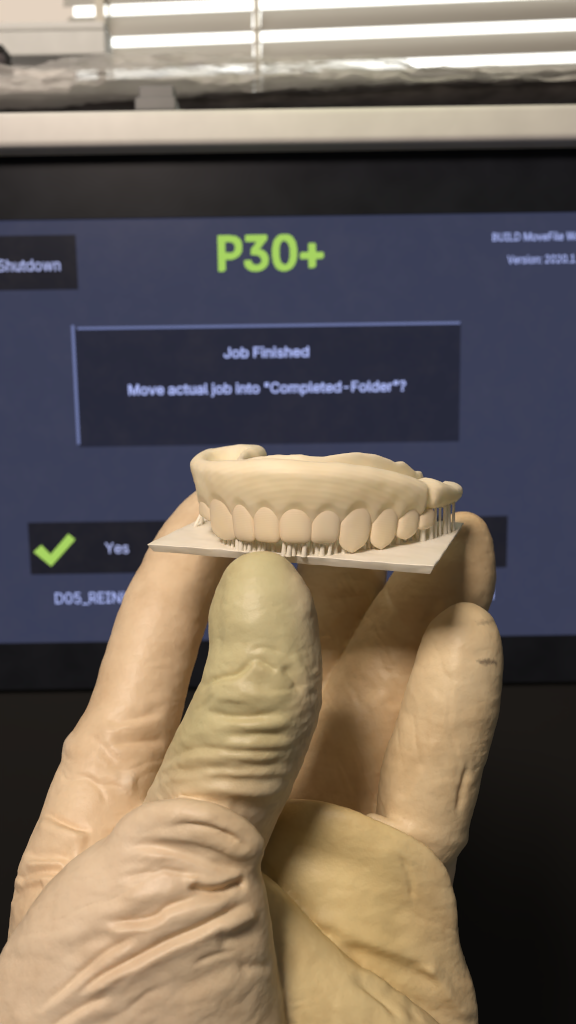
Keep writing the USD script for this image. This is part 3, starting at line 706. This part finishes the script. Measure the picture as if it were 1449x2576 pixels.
# gum body
rim = [(492, 1160), (560, 1168), (650, 1166), (740, 1169), (860, 1177), (950, 1187), (1010, 1198), (1060, 1213), (1078, 1222), (1100, 1214), (1145, 1229)]
rs = [s_of(u, 16) for u, v in rim]; rzv = [z_of(s, v, 0.5) + 0.8 for s, (u, v) in zip(rs, rim)]
gl = [(520, 1245), (605, 1264), (665, 1271), (740, 1276), (820, 1276), (895, 1270), (970, 1271), (1035, 1272), (1080, 1268), (1140, 1266)]
gs = [s_of(u, 8) for u, v in gl]; gz = [z_of(s, v, 0.5) for s, (u, v) in zip(gs, gl)]
print('rim', np.round(rs, 1), np.round(rzv, 1)); print('gum', np.round(gs, 1), np.round(gz, 1), AS[-1])
h2 = 0.36
lo, hi = np.array([-4.0, -5.0, 1.0]), np.array([67.0, 42.0, 24.0])
n2 = np.ceil((hi - lo) / h2).astype(int)
gx, gy, gz_ = (lo[k] + h2 * np.arange(n2[k]) for k in range(3))
XY = np.stack(np.meshgrid(gx, gy, indexing='ij'), -1).reshape(-1, 2)
dd, jj = cKDTree(AR).query(XY)
off = XY - AR[jj]; sv = AS[jj] + (off * AT[jj]).sum(1); nv = (off * AN[jj]).sum(1)
s_lo, s_hi = 3.4, AS[-1] - 2.6
s_notch = s_of(1078, 12)
zt = np.interp(sv, rs, rzv); zb = np.interp(sv, gs, gz)
zflat = zb.copy(); roots = np.zeros_like(sv)
from scipy.ndimage import gaussian_filter1d
sl_ = np.linspace(-3, AS[-1] + 3, 900); zl_ = np.interp(sl_, gs, gz); rl_ = np.zeros_like(sl_)
for u0, u1, vt, vb, _, ln in TE:                                   # the gum rises over each tooth and dips between them
    a_, b_ = s_of(u0, 7), s_of(u1, 7); c_, w_ = (a_ + b_) / 2 + 0.5 * ln, (b_ - a_) / 2
    x_ = (sl_ - c_) / w_
    hgt = z_of((a_ + b_) / 2, vt, 1.2) - z_of((a_ + b_) / 2, vb, 1.2)
    tgt = z_of((a_ + b_) / 2, vt, 1.2) - 0.10 * hgt - 0.42 * hgt * np.clip(np.abs(x_), 0, 1.1) ** 2.6
    zl_ = np.where(np.abs(x_) <= 1.0, tgt, zl_); rl_ += np.exp(-(x_ / 0.72) ** 2)
step_ = sl_[1] - sl_[0]
zb = np.interp(sv, sl_, gaussian_filter1d(zl_, 0.55 / step_)); roots = np.interp(sv, sl_, gaussian_filter1d(rl_, 0.5 / step_))
sv3, nv3, zt3, zb3, zf3, ro3 = (a.reshape(n2[0], n2[1], 1) for a in (sv, nv, zt, zb, zflat, roots)); z3 = gz_[None, None, :]
def smax(a, b, k): return -smin(-a, -b, k)
rel = (z3 - zb3) / np.maximum(zt3 - zb3, 1)
outer = np.interp(rel.ravel(), [-1.0, -0.5, -0.2, 0.0, 0.15, 0.45, 0.75, 1.0, 1.2], [-0.4, 0.5, 0.75, 0.95, 1.45, 1.85, 2.0, 1.5, 0.9]).reshape(rel.shape)
# frena and root swellings ripple the outer face
swell = 0.40 * (ro3 - 0.5) * np.exp(-((rel - 0.28) / 0.28) ** 2)
f_out = nv3 - outer - swell + 1.1 * np.exp(-((sv3 - s_notch) / 0.8) ** 2) * np.clip((0.95 - rel) / 0.3, 0, 1) - 0.5 * np.exp(-((sv3 - s_notch - 4.5) / 3.5) ** 2)
thick = np.interp(sv3.ravel(), [0, 12, 30, 60, AS[-1]], [16, 14, 8.5, 10, 12]).reshape(sv3.shape)
f_in = -(nv3 + thick)
innerup = np.clip((-nv3 - 2) / 5.5, 0, 1) * np.interp(sv3.ravel(), [0, 15, 30, s_notch - 22, s_notch - 12, s_notch, s_notch + 6, AS[-1]], [1.0, 1.0, 0, 0.4, 2.5, 3.2, 2.6, 1.6]).reshape(sv3.shape)
body = smax(f_out, f_in, 3.0)
body = smax(body, z3 - zt3 - innerup, 3.2)
body = smax(body, (zf3 - np.interp(sv3, [0, 8, 16, s_notch - 12, s_notch - 2, s_notch + 1], [2.0, 4.0, 5.5, 5.0, 3.0, 1.2])) - z3, 2.5)
body = smax(body, smax(s_lo - sv3, sv3 - s_hi, 1.0), 2.0)
tr = np.sqrt(((nv3 + thick * 0.45) / np.interp(sv3, [0, 20, 35], [4.8, 4.4, 2.6])) ** 2 + ((z3 - zt3 - 1.6) / 4.2) ** 2) - 1 + np.clip((s_lo + 7 - sv3) / 5, 0, 1) ** 2
body = smax(body, -(tr * 3.0), 1.0)
body = body + (meshkit.fbm(np.stack(np.meshgrid(gx, gy, gz_, indexing='ij'), -1) * 0.2, 2, 5) - 0.5) * 0.4
body = np.pad(body, 1, constant_values=5.0)
bv, bf = surface_nets(body.astype(float), lo - h2, h2)
bt_ = trimesh.Trimesh(bv, bf, process=False)
cc = trimesh.graph.connected_component_labels(bt_.face_adjacency, len(bf)); bt_.update_faces(cc == np.bincount(cc).argmax()); bt_.remove_unreferenced_vertices()
bt_ = trimesh.Trimesh(relax(np.array(bt_.vertices), np.array(bt_.faces), 5), bt_.faces, process=False)
def outward(m, w):
    t = trimesh.Trimesh(w, m.faces, process=False)
    if t.volume < 0: t.invert()
    return t
part(den, 'gum_base', outward(bt_, l2w(bt_.vertices)), M_resin, smooth=True)

# teeth: one mesh each, arched at the gum, squarer at the biting edge
def tooth(u0, u1, vt, vb, tip=0.0, lean=0.0):
    s0, s1 = s_of(u0, 7), s_of(u1, 7); sc = (s0 + s1) / 2; w = (s1 - s0) / 2 * (1.10 if u0 < 850 else 1.02)
    zt_, zb_ = z_of(sc, vt, 1.2), z_of(sc, vb, 1.2); zc = (zt_ + zb_) / 2; hh = (zt_ - zb_) / 2
    K, Rn = 40, 12
    V, F = [], []
    th = np.linspace(0, 2 * np.pi, K, endpoint=False)
    c, s = np.cos(th), np.sin(th)
    p = np.where(s > 0, 2.0, 5.0)
    rad = (np.abs(c) ** p + np.abs(s) ** p) ** (-1 / p)
    ox, oz = rad * c, rad * s
    ox = ox * np.where(oz > 0, 1.0, 1.0 - 0.04 * (-oz))           # waist towards the edge
    oz = np.where(oz < 0, oz - tip * (1 - np.abs(ox)) + tip * 0.5, oz)
    rr = np.sin(np.linspace(0.0, np.pi / 2, Rn + 1))[1:]
    for sgn, T, base in ((1, 0.88, 0.66), (-1, 3.2, 0.62)):
        for r in (rr if sgn > 0 else rr[:-1]):
            dome = T * (1 - r ** 3.2) ** 0.6 if r < 1 else 0
            zz = oz * r
            n = base + sgn * dome - 0.35 * (zz * 0.5 + 0.5) * (sgn > 0) - 0.08 * zz
            V.append(np.stack([sc + ox * r * w + lean * zz, n, zc + zz * hh], 1))
        V.append(np.array([[sc, base + sgn * T - 0.17 * (sgn > 0), zc]]))
    fr = Rn * K
    def ring(a, b, flip):
        for i in range(K):
            j = (i + 1) % K
            q = [(a + i, a + j, b + j), (a + i, b + j, b + i)]
            F.extend([t[::-1] for t in q] if flip else q)
    for k in range(Rn - 1): ring(k * K, (k + 1) * K, True)
    for i in range(K): F.append((fr, i, (i + 1) % K))
    b0 = fr + 1
    for k in range(Rn - 2): ring(b0 + k * K, b0 + (k + 1) * K, False)
    ring(b0 + (Rn - 2) * K, (Rn - 1) * K, False)
    bc = b0 + (Rn - 1) * K
    for i in range(K): F.append((bc, b0 + (i + 1) % K, b0 + i))
    V = np.vstack(V)
    Wd = l2w(arch(V[:, 0], V[:, 1], V[:, 2]))
    m = trimesh.Trimesh(Wd, np.array(F), process=False)
    if m.volume < 0: m.invert()
    assert m.is_winding_consistent, 'tooth'
    return m, sc, zb_
tb = []
for a in TE:
    m, sc, zb_ = tooth(*a); tb.append((sc, zb_)); part(den, 'tooth', m, M_tooth, smooth=True)
tb = np.array(tb)

# support struts: slim cones between the base and the biting edges
def cone(x, y, z0, z1, r0, r1, lean=(0, 0)):
    K = 8; a = np.linspace(0, 2 * np.pi, K, endpoint=False)
    lv = [(0, r0 * 1.25), (0.12, r0), (0.6, r0 * 0.85), (1.0, r1)]
    V = [np.stack([x + lean[0] * t + r * np.cos(a), y + lean[1] * t + r * np.sin(a), np.full(K, z0 + (z1 - z0) * t)], 1) for t, r in lv]
    F = []
    for k in range(3):
        for i in range(K):
            j = (i + 1) % K; F += [(k * K + i, k * K + j, (k + 1) * K + j), (k * K + i, (k + 1) * K + j, (k + 1) * K + i)]
    V = np.vstack(V + [np.array([[x, y, z0], [x + lean[0], y + lean[1], z1]])])
    for i in range(K): F += [(4 * K, (i + 1) % K, i), (4 * K + 1, 3 * K + i, 3 * K + (i + 1) % K)]
    return outward(trimesh.Trimesh(V, F, process=False), l2w(V))
ST = [(536, 1334), (546, 1345), (556, 1355), (566, 1368), (576, 1372), (585, 1376), (597, 1382), (606, 1384), (616, 1383), (627, 1386), (640, 1384), (652, 1386), (663, 1386), (675, 1384), (688, 1388),
      (713, 1397), (726, 1398), (739, 1397), (752, 1394), (764, 1399), (782, 1394), (798, 1396), (810, 1397), (828, 1397), (843, 1392), (866, 1391), (876, 1391), (890, 1388), (915, 1383), (928, 1380), (940, 1379), (955, 1378), (967, 1376), (978, 1374), (1000, 1368), (1018, 1363), (1030, 1360)]
for i, (u, v) in enumerate(ST):
    p = on_base(u, v); j = cKDTree(AR).query(p[:2])[1]
    zt_ = float(np.interp(AS[j], tb[:, 0], tb[:, 1])) + 0.7
    part(den, 'support_strut', cone(p[0], p[1], -0.05, zt_, 0.50 + 0.08 * math.sin(i * 2.1), 0.2, lean=(0.3 * math.sin(i * 1.7), 0.5)), M_plate, smooth=50)
for u, v, vtop, r in ((1063, 1361, 1262, 0.62), (1084, 1356, 1262, 0.5), (1095, 1352, 1270, 0.35), (1106, 1347, 1272, 0.35), (1140, 1335, 1272, 0.4), (1050, 1358, 1300, 0.35), (1119, 1342, 1268, 0.55), (1128, 1340, 1266, 0.5), (508, 1316, 1240, 0.5), (1046, 1352, 1300, 0.5)):
    p = on_base(u, v); zz = np.linspace(0, 20, 100); vv = project(l2c(np.stack([np.full(100, p[0]), np.full(100, p[1]), zz], 1)))[:, 1]
    part(den, 'support_strut', cone(p[0], p[1], -0.05, float(np.interp(-vtop, -vv, zz)) + 1.0, r, r * 0.8), M_plate, smooth=50)
p = on_base(500, 1322); part(den, 'strut_brace', cone(p[0] - .3, p[1] - 1.5, -0.05, 2.6, 0.55, 0.4, lean=(0.6, 2.2)), M_plate, smooth=50)
